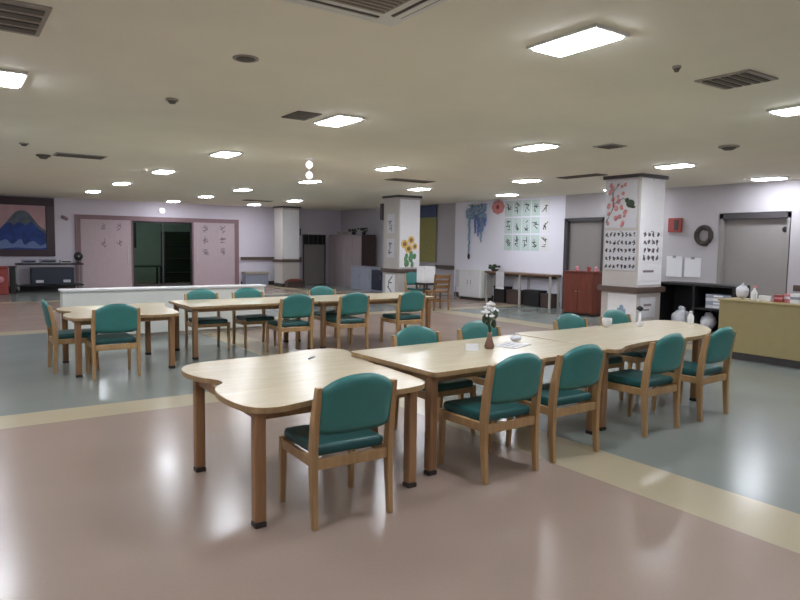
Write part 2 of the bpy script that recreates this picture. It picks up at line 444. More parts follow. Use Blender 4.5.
# ---- air-conditioning cassette
t = thing('air_conditioner', 'square ceiling air conditioner cassette cut off by the top edge', 'air conditioner', (1.70, 2.80, CEIL))
h_ = .50
fr = MB()
fr.box(-h_, h_, -h_, h_, -.022, -.0005, .006)
fr.build('panel', 'white_lam', t)
for a in range(4):
    q = MB().box(-.34, .34, .385, .455, -.027, -.018, .002); o = q.build('outlet_slot', 'vent_dark', t); o.rotation_euler = (0, 0, a*PI/2)
    q = MB().box(-.34, .34, .40, .44, -.032, -.0265, .002); o = q.build('outlet_flap', 'white_lam', t); o.rotation_euler = (0, 0, a*PI/2)
g = MB().box(-.33, .33, -.33, .33, -.03, -.021, .003); gr = g.build('intake_grille', 'vent', t)
g = MB()
for k in range(15): g.box(-.31, .31, -.30+k*.042, -.285+k*.042, -.034, -.029)
g.build('grille_bars', 'grille', gr)

def vent(x, y, sx, sy, label, n=7, m1='vent', along=0):
    t = thing('ceiling_vent', label, 'vent', (x, y, CEIL))
    MB().box(-sx/2, sx/2, -sy/2, sy/2, -.012, -.0005, .003).build('vent_frame', m1, t)
    g = MB()
    for k in range(n):
        if along: c0 = -sx/2+.03+(sx-.06)*(k+.2)/n; g.box(c0, c0+(sx-.06)/n*.55, -sy/2+.03, sy/2-.03, -.02, -.01)
        else: c0 = -sy/2+.03+(sy-.06)*(k+.2)/n; g.box(-sx/2+.03, sx/2-.03, c0, c0+(sy-.06)/n*.55, -.02, -.01)
    g.build('louvres', 'vent_dark', t)
vent(.38, 4.52, .34, .62, 'grey louvred ceiling vent at the top left corner', 4, 'vent')
vent(4.98, 2.78, .42, .42, 'square grey ceiling vent right of the brightest ceiling light', 5)
vent(1.78, 11.2, .70, .40, 'long dark ceiling vent at left beyond the small sprinklers', 5, 'vent')
vent(7.75, 10.9, 1.0, .40, 'dark ceiling vent in front of the sunflower pillar top', 5)
vent(9.55, 8.10, .28, .95, 'long dark ceiling slot joining the poster pillar top', 4, 'vent_dark', 1)
vent(8.0, 19.3, .9, .4, 'faint dark ceiling vent near the plain far pillar', 4)
vent(7.0, 5.5, .30, .30, 'small ceiling vent in front of the poster pillar', 4)
vent(3.02, 6.15, .26, .40, 'small dark ceiling vent touching the light above the wavy table', 4, 'vent_dark')
def disc(name, x, y, r, label, m='vent', dz=.02):
    t = thing(name, label, 'ceiling fitting', (x, y, CEIL))
    MB().lathe([(r, -dz*.4), (r, -.0005)]).build('rim', m, t)
    MB().lathe([(r*.45, -dz), (r*.75, -dz*.5), (r*.75, -dz*.3)]).build('centre_cap', 'vent_dark', t)
disc('ceiling_speaker', 1.79, 4.52, .09, 'round dark ceiling speaker at upper left of centre')
disc('sprinkler', 1.76, 6.21, .055, 'small round ceiling sprinkler behind the ceiling speaker', dz=.04)
disc('sprinkler', 4.31, 2.84, .03, 'tiny ceiling sprinkler right of the brightest light', dz=.04)
disc('sprinkler', .95, 10.26, .06, 'tiny ceiling sprinkler at far left in front of the long vent', dz=.04)
disc('smoke_detector', 1.32, 11.5, .10, 'small dark round detector left of the long ceiling vent', 'vent_dark', dz=.06)
disc('smoke_detector', 8.11, 4.57, .12, 'round ceiling detector right of the poster pillar', dz=.05)

# hanging globes and the round lamp over the glazed opening
t = thing('hanging_sign_light', 'two small lit white globes hanging one above the other from the ceiling', 'light', (4.65, 9.2, CEIL))
MB().tube([(0, 0, -.001), (0, 0, -.30)], .008).build('rod', 'white', t)
MB().lathe([(.03, -.015), (.045, -.0005)]).build('ceiling_rose', 'white', t)
for z in (-.09, -.25): MB().ball((0, 0, z), .055, 2, (1, 1, 1.1)).build('globe', 'lamp_soft', t)
t = thing('wall_lamp', 'round white lit lamp on the wall above the glazed opening', 'light', (6.06, YB, 2.55))
MB().box(-.09, .09, -.03, -.0, -.09, .09, .01).build('mount_plate', 'white', t)
MB().ball((0, -.11, 0), .085, 3).build('globe', 'lamp_soft', t)

# ------------------------------------------------------------------ chairs
def make_chair():
    t = thing('dining_chair', 'x', 'chair')
    # posts: from floor to top at y~0, leaning back above the seat
    for sx in (-1, 1):
        X = sx*.238
        MB().sweep_rect([(X, -.005, 0, .032, .036), (X, .012, .22, .036, .046), (X, .018, .42, .038, .056), (X, .000, .60, .038, .054), (X-sx*.004, -.038, .79, .030, .040)], 0, 0).build('back_post', 'beech', t)
        MB().sweep_rect([(sx*.232, .46, 0, .030, .030), (sx*.232, .452, .2, .036, .036), (sx*.232, .448, .405, .040, .040)], 0, 0).build('leg', 'beech', t)
    r = MB()
    r.box(-.222, .222, .0, .028, .325, .385, .006)
    r.box(-.215, .215, .438, .462, .345, .40, .006)
    for sx in (-1, 1): r.box(sx*.234-.012, sx*.234+.012, .03, .435, .335, .395, .006)
    r.build('seat_frame', 'beech', t)
    # seat cushion
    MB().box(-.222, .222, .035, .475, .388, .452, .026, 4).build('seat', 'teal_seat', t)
    # backrest pad: arched top, curved in plan
    bm = bmesh.new(); nx, nz = 16, 10; W = .228
    grid = [[], []]
    for side in (0, 1):
        for i in range(nx+1):
            u = -1+2*i/nx; x = u*W; row = []
            top = .852-.078*abs(u)**2.4; bot = .515+.022*abs(u)**6
            for k in range(nz+1):
                f = k/nz; z = bot+(top-bot)*f
                lean = .012-.062*max(0, (z-.50)/.34)
                curve = -.026*(1-u*u)
                edge = min(1, min(f, 1-f)/.14); edge = math.sqrt(max(0, 1-(1-edge)**2))
                eu = min(1, (1-abs(u))/.10); eu = math.sqrt(max(0, 1-(1-eu)**2))
                th = .023*edge*max(eu, .55)
                row.append(bm.verts.new((x, lean+curve+(th if side else -th), z)))
            grid[side].append(row)
    for side in (0, 1):
        for i in range(nx):
            for k in range(nz):
                q = (grid[side][i][k], grid[side][i+1][k], grid[side][i+1][k+1], grid[side][i][k+1])
                bm.faces.new(q if side == 0 else q[::-1])
    A, B = grid
    for i in range(nx):
        bm.faces.new((A[i][0], B[i][0], B[i+1][0], A[i+1][0])); bm.faces.new((A[i][nz], A[i+1][nz], B[i+1][nz], B[i][nz]))
    for k in range(nz):
        bm.faces.new((A[0][k], A[0][k+1], B[0][k+1], B[0][k])); bm.faces.new((A[nx][k], B[nx][k], B[nx][k+1], A[nx][k+1]))
    bmesh.ops.remove_doubles(bm, verts=bm.verts, dist=1e-5)
    bmesh.ops.recalc_face_normals(bm, faces=bm.faces)
    for f in bm.faces: f.smooth = True
    p = MB(); p.bm.free(); p.bm = bm
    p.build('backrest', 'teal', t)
    return t
R = math.radians
CH = [  # x, y of back feet, rotation (0 faces +y), label, group
 (1.845, 3.10, R(-2), 'nearest green-backed chair, at the near side of the big wavy table', 'front'),
 (3.10, 3.14, R(1), 'second nearest green-backed chair along the near side of the front row', 'front'),
 (3.80, 3.19, R(0), 'third green-backed chair along the near side of the front row', 'front'),
 (4.94, 3.24, R(2), 'fourth green-backed chair along the near side, next to last before the counter', 'front'),
 (5.80, 3.28, R(3), 'green-backed chair at the near right end, closest to the tan counter', 'front'),
 (3.33, 4.52, R(180), 'green chair back just right of the wavy table, far side of front row', 'front'),
 (4.075, 4.56, R(180), 'green chair back behind the flower vase on the front row', 'front'),
 (5.40, 4.62, R(181), 'green chair back peeking over the table before the red-brown cabinet', 'front'),
 (6.22, 4.68, R(180), 'green chair back peeking over the table before the poster pillar', 'front'),
 (1.575, 7.86, R(0), 'green-backed chair at the near side of the left back table, fully visible', 'back'),
 (1.03, 8.75, R(-90), 'chair seen from its side at the left end of the back row', 'back'),
 (4.00, 8.30, R(0), 'first green-backed chair on the near side of the long back tables', 'back'),
 (4.90, 8.27, R(0), 'middle green-backed chair on the near side of the long back tables', 'back'),
 (5.93, 8.27, R(1), 'rightmost green-backed chair on the near side of the long back tables', 'back'),
 (3.12, 9.62, R(180), 'green chair top behind the back row, left one before the white partition', 'back'),
 (3.84, 9.63, R(180), 'green chair top behind the back row, by the white partition right end', 'back'),
 (5.12, 9.63, R(180), 'bluish green chair top behind the back row, right of the white partition', 'back'),
 (9.95, 13.80, R(180), 'distant green-backed chair standing against the sunflower pillar', None),
]
GR = {'front': 'green chairs around the front row of tables', 'back': 'green chairs around the back row of tables', None: None}
ch0 = make_chair()
for i, (x, y, r, lab, g) in enumerate(CH):
    o = ch0 if i == 0 else dup(ch0, (0, 0, 0), 0, lab)
    o.location = (x, y, 0); o.rotation_euler = (0, 0, r); o['label'] = lab
    if GR[g]: o['group'] = GR[g]
    elif 'group' in o: del o['group']

# ------------------------------------------------------------------ tables
def table(label, outline, ztop, legs, group, org):
    t = thing('dining_table', label, 'table', (org[0], org[1], 0), 0, group)
    loc = [(p[0]-org[0], p[1]-org[1]) for p in outline]
    MB().prism(loc, ztop-.034, ztop, .006, 0, 1).build('tabletop', ['top', 'edge'], t)
    # apron rails between the legs
    lg = [(x-org[0], y-org[1]) for x, y in legs]
    if len(lg) == 4:
        a = MB()
        for i in range(4):
            p, q = Vector(lg[i]).to_3d(), Vector(lg[(i+1) % 4]).to_3d()
            d_ = (q-p); L_ = d_.length; an = math.atan2(d_.y, d_.x); c = (p+q)/2
            a.box(c.x-L_/2+.036, c.x+L_/2-.036, c.y-.011, c.y+.011, ztop-.088, ztop-.036, .003, rot=Matrix.Rotation(an, 4, 'Z'))
        a.build('apron', 'beech_dark', t)
    for x, y in lg:
        l = MB().box(x-.033, x+.033, y-.033, y+.033, .03, ztop-.036, .012, 3).build('leg', 'beech_dark', t)
        MB().box(x-.034, x+.034, y-.034, y+.034, 0, .03, .006).build('foot_cap', 'foot', l)
    return t
wavy = [(1.30, 4.40), (1.34, 4.58), (1.46, 4.69), (1.72, 4.73), (2.0, 4.73), (2.2, 4.77), (2.42, 4.84), (2.62, 4.82), (2.70, 4.66),
        (2.63, 4.42), (2.58, 4.1), (2.56, 3.7), (2.53, 3.40), (2.44, 3.27), (2.22, 3.235), (1.98, 3.28), (1.76, 3.285), (1.58, 3.24),
        (1.43, 3.215), (1.32, 3.28), (1.275, 3.45), (1.275, 3.68), (1.32, 3.85), (1.40, 3.95), (1.40, 4.06), (1.33, 4.20)]
wl = [(1.375, 3.315), (2.42, 3.36), (2.42, 4.50), (1.385, 4.36)]
table('big wavy-edged pale table with a notched left end, nearest the camera', smooth_loop(wavy), .68, wl, 'front row of tables', (1.95, 4.0))
dx, dy = -.15, 4.82
table('wavy-edged pale table at the left end of the back row', smooth_loop([(x+dx, y+dy) for x, y in wavy]), .68,
      [(x+dx, y+dy) for x, y in wl], 'back row of tables', (1.95+dx, 4.0+dy))
def rrect(cx, cy, w, d, rot, r=.06, n=5):
    pts = []
    for qx, qy, a0 in ((1, 1, 0), (-1, 1, 90), (-1, -1, 180), (1, -1, 270)):
        for k in range(n+1):
            a = R(a0+90*k/n); pts.append((qx*(w/2-r)+r*math.cos(a), qy*(d/2-r)+r*math.sin(a)))
    c, s = math.cos(rot), math.sin(rot)
    return [(cx+x*c-y*s, cy+x*s+y*c) for x, y in pts]
def rlegs(cx, cy, w, d, rot, ins=.09):
    c, s = math.cos(rot), math.sin(rot)
    return [(cx+x*c-y*s, cy+x*s+y*c) for x, y in ((-w/2+ins, -d/2+ins), (w/2-ins, -d/2+ins), (w/2-ins, d/2-ins), (-w/2+ins, d/2-ins))]
a = R(2.4)
table('long pale rectangular table in the front row, holding the flower vase', rrect(3.52, 3.92, 1.85, 1.03, a, .03), .72, [(2.67, 3.47), (4.40, 3.53), (4.395, 4.36), (2.74, 4.31)], 'front row of tables', (3.52, 3.92))
end_ = [(4.47, 3.46), (4.8, 3.50), (5.16, 3.56), (5.5, 3.55), (5.92, 3.54), (6.3, 3.64), (6.62, 3.83), (6.86, 4.10), (6.93, 4.34), (6.85, 4.53), (6.6, 4.58), (5.7, 4.54), (5.0, 4.51), (4.45, 4.48)]
sm = smooth_loop(end_)
sm = [p for p in sm if p.x > 4.447]
table('wavy-edged pale table at the right end of the front row, nearest the counter', sm, .72, [(4.56, 3.56), (6.28, 3.76), (6.70, 4.40), (4.54, 4.39)], 'front row of tables', (5.6, 4.0))
table('long pale rectangular table in the middle of the back row', rrect(3.545, 9.05, 1.87, 1.02, 0, .04), .71, rlegs(3.545, 9.05, 1.87, 1.02, 0), 'back row of tables', (3.545, 9.05))
table('long pale table at the right end of the back row', rrect(5.56, 9.04, 2.12, 1.02, 0, .08), .71, rlegs(5.56, 9.04, 2.12, 1.02, 0), 'back row of tables', (5.56, 9.04))

# ---- things on the tables
t = thing('flower_vase', 'slim vase with white flowers on the middle front table', 'vase', (3.62, 3.95, .72))
MB().lathe([(.035, 0), (.042, .02), (.03, .06), (.018, .10), (.020, .13)]).build('vase_body', 'brown_vase', t)
st = MB()
heads = [(-.05, .0, .30), (.02, .02, .36), (-.02, -.02, .27), (.045, .0, .31), (.0, .03, .33)]
for hx, hy, hz in heads: st.tube([(0, 0, .11), (hx*.4, hy*.4, .2), (hx, hy, hz-.02)], .004, 6)
st.build('stems', 'green_dark', t)
for hx, hy, hz in heads:
    f = MB()
    for k in range(6):
        an = k*PI/3; f.ball((hx+.022*math.cos(an), hy+.022*math.sin(an), hz), .02, 1, (1, 1, .6), .1)
    f.ball((hx, hy, hz+.01), .016, 1); f.build('flower', 'paper', t)
lf = MB()
for k in range(5):
    an = k*1.3; lf.ball((.045*math.cos(an), .045*math.sin(an), .20+.02*k), .03, 1, (.9, .5, 1.4))
lf.build('leaves', 'green_dark', t)
t = thing('bud_vase', 'thin white bud vase with one dark flower on the right front table', 'vase', (6.05, 4.28, .72))
MB().lathe([(.03, 0), (.032, .02), (.014, .05), (.012, .15)]).build('vase_body', 'white', t)
MB().tube([(0, 0, .13), (0, 0, .17)], .004, 6).build('stem', 'green_dark', t)
MB().ball((0, 0, .19), .035, 2, (1, 1, .8), .15).build('flower', 'black', t)
t = thing('cup', 'rounded white cup standing near the far edge of the right front table', 'cup', (5.72, 4.44, .72))
MB().lathe([(.028, 0), (.045, .02), (.052, .06), (.050, .09), (.044, .09), (.042, .03)]).build('cup_body', 'white', t)
MB().tube([(.048, 0, .075), (.075, 0, .065), (.075, 0, .035), (.047, 0, .025)], .007, 8).build('handle', 'white', t)
t = thing('bottle', 'small white bottle at the right end of the front row of tables', 'bottle', (6.80, 4.16, .72))
MB().lathe([(.03, 0), (.034, .01), (.034, .08), (.016, .11), (.014, .115)]).build('bottle_body', 'white', t)
MB().lathe([(.017, .115), (.017, .14)]).build('cap', 'paper_grey', t)
t = thing('card_holder', 'small white standing card left of the flower vase', 'card', (3.42, 3.93, .72), R(-30))
MB().box(-.05, .05, -.003, .003, 0, .055, rot=Matrix.Rotation(R(-14), 4, 'X'), piv=(0, 0, 0)).build('front_panel', 'paper', t)
MB().box(-.05, .05, .024, .030, 0, .055, rot=Matrix.Rotation(R(14), 4, 'X'), piv=(0, .027, 0)).build('back_panel', 'paper', t)
t = thing('paper_sheet', 'white printed paper sheet lying on the table right of the flower vase', 'paper', (3.90, 3.98, .7205), R(20))
MB().box(-.15, .15, -.105, .105, 0, .004).build('sheet', 'paper', t)
MB().box(-.10, .10, -.06, -.05, .004, .0045).box(-.10, .06, .0, .01, .004, .0045).box(-.10, .08, .05, .06, .004, .0045).build('print_lines', 'ink_soft', t)
t = thing('tissue_pack', 'crumpled clear white packet behind the papers on the front table', 'packet', (4.10, 4.14, .721), R(15))
MB().ball((0, 0, .026), .05, 3, (1.3, .8, .5), .07).build('packet_body', 'bag', t)
MB().box(-.02, .02, -.002, .002, .045, .075, .001).build('tissue', 'paper', t)
t = thing('pen', 'short bluish pen lying on the big wavy table', 'pen', (2.28, 4.46, .681), R(40))
MB().tube([(-.06, 0, .005), (.05, 0, .005)], .005, 8).build('barrel', 'bluegrey', t)
MB().tube([(.05, 0, .005), (.065, 0, .005)], [.005, .001], 8).build('tip', 'metal', t)

# ------------------------------------------------------------------ low white partition
t = thing('low_partition', 'long low white partition behind the back row of tables', 'partition', (3.08, 11.15, 0))
MB().box(-1.62, 1.62, -.11, .11, .06, .765, .01).build('panel', 'white_lam', t)
MB().box(-1.64, 1.64, -.14, .14, .765, .80, .01).build('top_ledge', 'white', t)
MB().box(-1.60, 1.60, -.09, .09, 0, .06).build('plinth', 'vent', t)

# ------------------------------------------------------------------ back-left wall
t = thing('framed_painting', 'large dark-framed painting of a blue mountain under a pink sky', 'painting', (2.0, YB, 1.9))
fr = MB()
fr.box(-.98, .86, -.06, -.003, .66, .90, .012).box(-.98, .86, -.06, -.003, -.86, -.66, .012)
fr.box(-.98, -.70, -.058, -.003, -.66, .66, .012).box(.62, .86, -.058, -.003, -.66, .66, .012)
fr.build('frame', 'frame_dark', t)
MB().box(-.72, .64, -.025, -.004, -.68, .68).build('sky_canvas', 'sky_pink', t)
def vshape(pts, y0, y1):
    mb = MB(); mb.prism([(p[0], p[1]) for p in pts], 0, 1)
    for v in mb.bm.verts: x, yy, z = v.co; v.co = (x, y0+(y1-y0)*z, yy)
    bmesh.ops.recalc_face_normals(mb.bm, faces=mb.bm.faces); return mb
def sm2(p): return [(q.x, q.y) for q in smooth_loop(p, 4)]
mt = vshape(sm2([(-.71, -.22), (-.55, -.02), (-.36, .22), (-.18, .44), (-.02, .50), (.14, .46), (.28, .28), (.44, .06), (.635, -.12), (.635, -.36), (0, -.40), (-.71, -.36)]), -.034, -.026).build('painted_peak', 'mount_grey', t)
vshape(sm2([(-.71, -.30), (-.52, .02), (-.34, .14), (-.22, .06), (-.08, .16), (.08, .06), (.24, .16), (.42, -.04), (.635, -.24), (.635, -.66), (0, -.675), (-.71, -.66)]), -.040, -.035).build('painted_slopes', 'blue_deep', t)
fg = vshape(sm2([(-.71, -.52), (-.45, -.36), (-.28, -.50), (-.06, -.34), (.04, -.52), (.26, -.40), (.46, -.54), (.60, -.48), (.62, -.60), (.2, -.62), (-.2, -.60), (-.71, -.64)]), -.046, -.041).build('painted_foreground', 'blue', t)
t = thing('wall_bracket', 'small slanted mauve bracket on the wall right of the mountain painting', 'bracket', (3.14, YB, 2.22))
MB().box(-.10, .10, -.05, -.002, -.05, .05, .01, rot=Matrix.Rotation(R(25), 4, 'Y')).build('bracket_body', 'header', t)
MB().box(-.06, .06, -.08, -.045, -.03, .03, .01, rot=Matrix.Rotation(R(25), 4, 'Y')).build('bracket_front', 'header', t)

t = thing('display_cart', 'dark blue-black trolley of equipment below the mountain painting', 'trolley', (2.62, 22.15, 0))
MB().box(-.88, .88, -.28, .28, .80, .85, .008).build('top_shelf', 'black', t)
MB().box(-.88, .88, -.28, .28, .18, .22, .008).build('bottom_shelf', 'black', t)
MB().box(-.50, .62, -.24, .26, .23, .72, .01).build('cabinet_body', 'navy', t)
for sx in (-.84, .84):
    for sy in (-.24, .24):
        l = MB().box(sx-.018, sx+.018, sy-.018, sy+.018, .07, .80).build('leg', 'metal', t)
        MB().ball((sx, sy, .035), .035, 2, (.5, 1, 1)).build('caster', 'black', l)
for bx in (-.30, .42): MB().box(bx-.10, bx+.10, -.255, -.24, .28, .36, .006).build('label_plate', 'paper_grey', t)
for i, (bx, bw, bz, m, lab) in enumerate([(-.55, .36, .10, 'bluegrey', 'long grey audio box on the trolley, left one'),
        (-.05, .42, .12, 'bluegrey', 'long grey audio box on the trolley, middle one'), (.42, .30, .09, 'paper_grey', 'pale short box on the trolley, right one')]):
    o = thing('equipment_box', lab, 'box', (2.62+bx, 22.1, .85), 0, 'boxes on the dark trolley')
    MB().box(-bw/2, bw/2, -.15, .15, 0, bz, .008).build('box_body', m, o)
    MB().box(-bw/2+.03, bw/2-.03, -.156, -.149, bz*.3, bz*.7).build('front_panel', 'black', o)
t = thing('desk_fan', 'small black round fan on the right end of the dark trolley', 'fan', (3.40, 22.12, .85))
MB().lathe([(.07, 0), (.07, .015), (.015, .03), (.012, .09)]).build('stand', 'black', t)
f = MB().lathe([(.04, -.05), (.12, -.03), (.13, 0), (.12, .03), (.04, .05)]).build('fan_cage', 'black', t, (0, 0, .20)); f.rotation_euler = (PI/2, 0, 0)
f = MB().lathe([(.03, 0), (.03, .02)], n=14).build('fan_hub', 'vent', t, (0, -.045, .20)); f.rotation_euler = (PI/2, 0, 0)
t = thing('red_bin', 'red box-shaped bin cut off by the left edge', 'bin', (1.22, 21.6, 0))
MB().box(-.28, .28, -.22, .22, .0, .72, .03).build('bin_body', 'red', t)
MB().box(-.29, .29, -.23, .23, .72, .78, .02).build('lid', 'red', t)
MB().lathe([(.09, 0), (.09, .006)], n=18).build('round_mark', 'pink', t, (.08, -.222, .42)).rotation_euler = (PI/2, 0, 0)
t = thing('stand', 'narrow black stand between the red bin and the trolley', 'stand', (1.62, 21.75, 0))
MB().box(-.09, .09, -.12, .12, .74, .78, .01).build('stand_top', 'black', t)
MB().box(-.07, .07, -.09, .09, .0, .74, .01).build('stand_column', 'black', t)

# calligraphy/notice sheets on the sliding panels
def strokes(mb, cx, cz, w, h, n, y, th=.05, mi=0):
    for k in range(n):
        a_ = random.choice((0, R(90), R(35), R(-40))); l = random.uniform(.35, .8)*w
        zc = cz+random.uniform(-.36, .36)*h; xc = cx+random.uniform(-.22, .22)*w
        mb.box(xc-l/2, xc+l/2, y-.002, y, zc-th*w, zc+th*w, rot=Matrix.Rotation(a_, 4, 'Y'), mi=mi)
def sheet(loc, w, h, label, cat, axis='y', n=6, m='paper', ink='ink_soft', group=None, name='notice_sheet', rows=None):
    t = thing(name, label, cat, loc, 0 if axis == 'y' else R(-90), group)   # local -y faces the viewer
    s = MB().box(-w/2, w/2, -.006, .0005, -h/2, h/2)
    if rows:
        for q in range(rows[0]):
            for c in range(rows[1]):
                x = -w/2+w*(c+.5)/rows[1]; z = -h/2+h*(q+.5)/rows[0]
                strokes(s, x, z, w/rows[1]*.85, h/rows[0]*.55, n, -.006, .13, 1)
        s.build('sheet', [m, ink], t)
        MB().box(-.02, .02, -.009, -.005, h/2-.03, h/2-.01).build('pin', 'metal', t)
        return t
    s.build('sheet', m, t); s = MB()
    if 1: strokes(s, 0, 0, w*.7, h*.8, n, -.006)
    s.build('writing', ink, t)
    return t
pos = ['upper left', 'upper right', 'middle left', 'middle right', 'lower left', 'lower right']
k = 0
for z in (1.98, 1.60, 1.22):
    for x in (7.52, 8.12):
        sheet((x, YB-.051, z), .34, .30, f'{pos[k]} handwritten sheet on the right-hand sliding panel', 'notice', n=7, m='panel', group='sheets on the right sliding panel'); k += 1
k = 0
for z in (1.95, 1.45):
    for x in (4.25, 4.72):
        sheet((x, YB-.051, z), .30, .38, f'{pos[k] if k < 2 else pos[k+2]} pale sheet on the left-hand sliding panel', 'notice', n=6, m='panel', group='sheets on the left sliding panel'); k += 1
t = thing('low_bench', 'long low grey bench against the back wall beneath the handrail', 'bench', (9.25, 22.55, 0))
MB().box(-.45, .45, -.2, .2, .40, .50, .02).build('seat', 'vent', t)
MB().box(-.43, .43, -.17, .17, .0, .40, .01).build('base', 'bluegrey', t)
t = thing('wall_box', 'small black box on the wall right of the far plain pillar', 'wall box', (11.05, YB, 1.97))
MB().box(-.10, .10, -.07, -.002, -.13, .13, .02).build('box_body', 'black', t)
MB().box(-.05, .05, -.08, -.065, .0, .08, .005).build('box_front', 'dark_brown', t)
t = thing('crate', 'small brown crate at the foot of the plain far pillar', 'crate', (10.14, 21.15, 0))
MB().box(-.32, .32, -.15, .15, 0, .22, .01).build('crate_body', 'dark_brown', t)
MB().ball((0, 0, .24), .13, 2, (2.2, 1, .5), .2).build('contents', 'brown_red', t)

# ------------------------------------------------------------------ corner furniture
t = thing('locker_cabinet', 'tall pale mauve cabinet with a dark end in the far corner', 'cabinet', (12.5, 21.3, 0))
MB().box(-.28, .28, -1.2, 1.2, 0, 1.88, .008).build('body', 'locker', t)
MB().box(-.285, .285, -1.225, -1.2, 0, 1.88, .004).build('end_panel', 'dark_brown', t)
for k in range(4):
    dr = MB().box(-.295, -.28, -1.18+k*.6, -.60+k*.6, .06, 1.84, .004).build('door', 'locker', t)
    MB().box(-.305, -.295, -1.12+k*.6, -1.10+k*.6, .9, 1.05, .003).build('door_handle', 'metal', dr)
for y, kind, lab in ((20.25, 'plant', 'dark leafy pot plant on the tall cabinet, near the dark end'), (20.95, 'plant', 'dark leafy pot plant on the tall cabinet, left of its twin'),
                     (21.75, 'box', 'small grey carton on top of the tall cabinet')):
    if kind == 'plant':
        t = thing('potted_plant', lab, 'plant', (12.4, y, 1.88))
        MB().lathe([(.06, 0), (.085, .09), (.08, .09), (.06, .03)]).build('pot', 'black', t)
        f = MB()
        for k in range(14): f.ball((random.uniform(-.12, .12), random.uniform(-.16, .16), random.uniform(.10, .22)), .045, 1, (1, 1, .8), .2)
        f.build('foliage', 'green_dark', t)
    else:
        t = thing('carton', lab, 'box', (12.4, y, 1.88))
        MB().box(-.12, .12, -.2, .2, 0, .12, .005).build('carton_body', 'vent', t)
        MB().box(-.121, .121, -.02, .02, .02, .121).build('tape', 'tan', t)
t = thing('drawer_cabinet', 'low blue-grey cabinet in front of the tall mauve cabinet', 'cabinet', (11.85, 18.75, 0))
MB().box(-.26, .26, -1.0, 1.0, 0, .76, .01).build('body', 'bluegrey', t)
MB().box(-.28, .28, -1.02, 1.02, .76, .79, .006).build('worktop', 'bluegrey', t)
for k in range(3):
    dr = MB().box(-.272, -.26, -.97+k*.65, -.35+k*.65, .06, .72, .004).build('door', 'navy' if k == 0 else 'bluegrey', t)
    MB().box(-.285, -.272, -.9+k*.65, -.87+k*.65, .4, .55, .003).build('door_handle', 'metal', dr)

# ---- sunflower pillar pictures
t = thing('flower_picture', 'picture of yellow flowers with green leaves on the pillar', 'picture', (10.13, 14.237, 1.42))
MB().box(-.31, .31, -.006, .003, -.47, 1.30).build('sheet', 'paper', t)
for x, z, r in ((-.16, .14, .12), (.05, .25, .11), (-.03, .02, .12), (.17, .08, .09)):
    f = MB()
    for k in range(9):
        a_ = k*2*PI/9; f.ball((x+r*.62*math.cos(a_), -.008, z+r*.62*math.sin(a_)), r*.42, 1, (1, .08, 1))
    fl = f.build('yellow_flower', 'yellow', t)
    MB().ball((x, -.012, z), r*.5, 2, (1, .12, 1)).build('flower_centre', 'wood_orange', fl)
f = MB()
for k in range(12): f.ball((random.uniform(-.14, .2), -.008, random.uniform(-.40, -.08)), .075, 1, (.8, .07, 1.2), .1)
f.build('leaves', 'green', t)
sheet((9.787, 14.62, 1.45), .34, .5, 'grey notice sheet at middle height on the sunflower pillar', 'notice', 'x', 8, 'paper_grey')
sheet((9.787, 14.62, 2.1), .34, .5, 'grey notice sheet high up on the sunflower pillar', 'notice', 'x', 7, 'paper_grey')
sheet((9.787, 14.62, .50), .44, .50, 'white sign with one bold dark mark low on the sunflower pillar', 'sign', 'x', 4, 'paper', 'ink', name='sign')
# thin dark speaker on the pillar's left side
t = thing('pillar_speaker', 'thin dark speaker box high on the left edge of the sunflower pillar', 'speaker', (9.78, 15.06, 2.42))
MB().box(-.02, .10, -.075, .06, -.22, .22, .01).build('speaker_body', 'dark_brown', t)
MB().box(-.026, -.019, -.06, .045, -.2, .2).build('grille', 'black', t)

# ---- banner, small table, box, wooden chair
t = thing('wall_banner', 'tall olive hanging cloth with a dark blue top beyond the sunflower pillar', 'banner', (XR+.06, 17.05, 0))
MB().box(-.012, .0, -.42, .42, 1.0, 2.42).build('olive_cloth', 'olive', t)
MB().box(-.016, .0, -.43, .43, 2.42, 2.80).build('blue_valance', 'darkblue_cloth', t)
MB().tube([(-.008, -.46, 2.81), (-.008, .46, 2.81)], .012).build('rod', 'metal', t)
t = thing('stool', 'small dark square stool beyond the back row, carrying a white box', 'stool', (9.78, 13.03, 0))
MB().box(-.2, .2, -.2, .2, .57, .62, .012).build('seat', 'black', t)
for sx in (-.16, .16):
    for sy in (-.16, .16): MB().box(sx-.018, sx+.018, sy-.018, sy+.018, 0, .57).build('leg', 'dark_brown', t)
t = thing('white_box', 'upright white box standing on the small dark stool', 'box', (9.78, 13.03, .62))
MB().box(-.16, .16, -.17, .17, 0, .36, .012).build('box_body', 'white', t)
MB().box(-.165, .165, -.175, .175, .36, .40, .01).build('lid', 'white', t)
t = thing('wooden_chair', 'plain orange-brown wooden chair beyond the right end of the back row', 'chair', (9.72, 12.32, 0), R(-8))
for sx in (-.2, .2):
    MB().sweep_rect([(sx, -.0, 0), (sx, .02, .42), (sx, -.05, .86)], .036, .036).build('back_post', 'wood_orange', t)
    MB().sweep_rect([(sx, .40, 0), (sx, .39, .42)], .036, .036).build('leg', 'wood_orange', t)
MB().box(-.22, .22, .0, .42, .42, .46, .01).build('seat', 'wood_orange', t)
for z, yy in ((.56, 0), (.68, -.02), (.80, -.035)): MB().box(-.19, .19, yy-.012, yy+.012, z-.04, z+.04, .006).build('back_slat', 'wood_orange', t)
MB().box(-.19, .19, .005, .03, .2, .24, .004).box(-.19, .19, .38, .40, .2, .24, .004).build('stretcher', 'wood_orange', t)

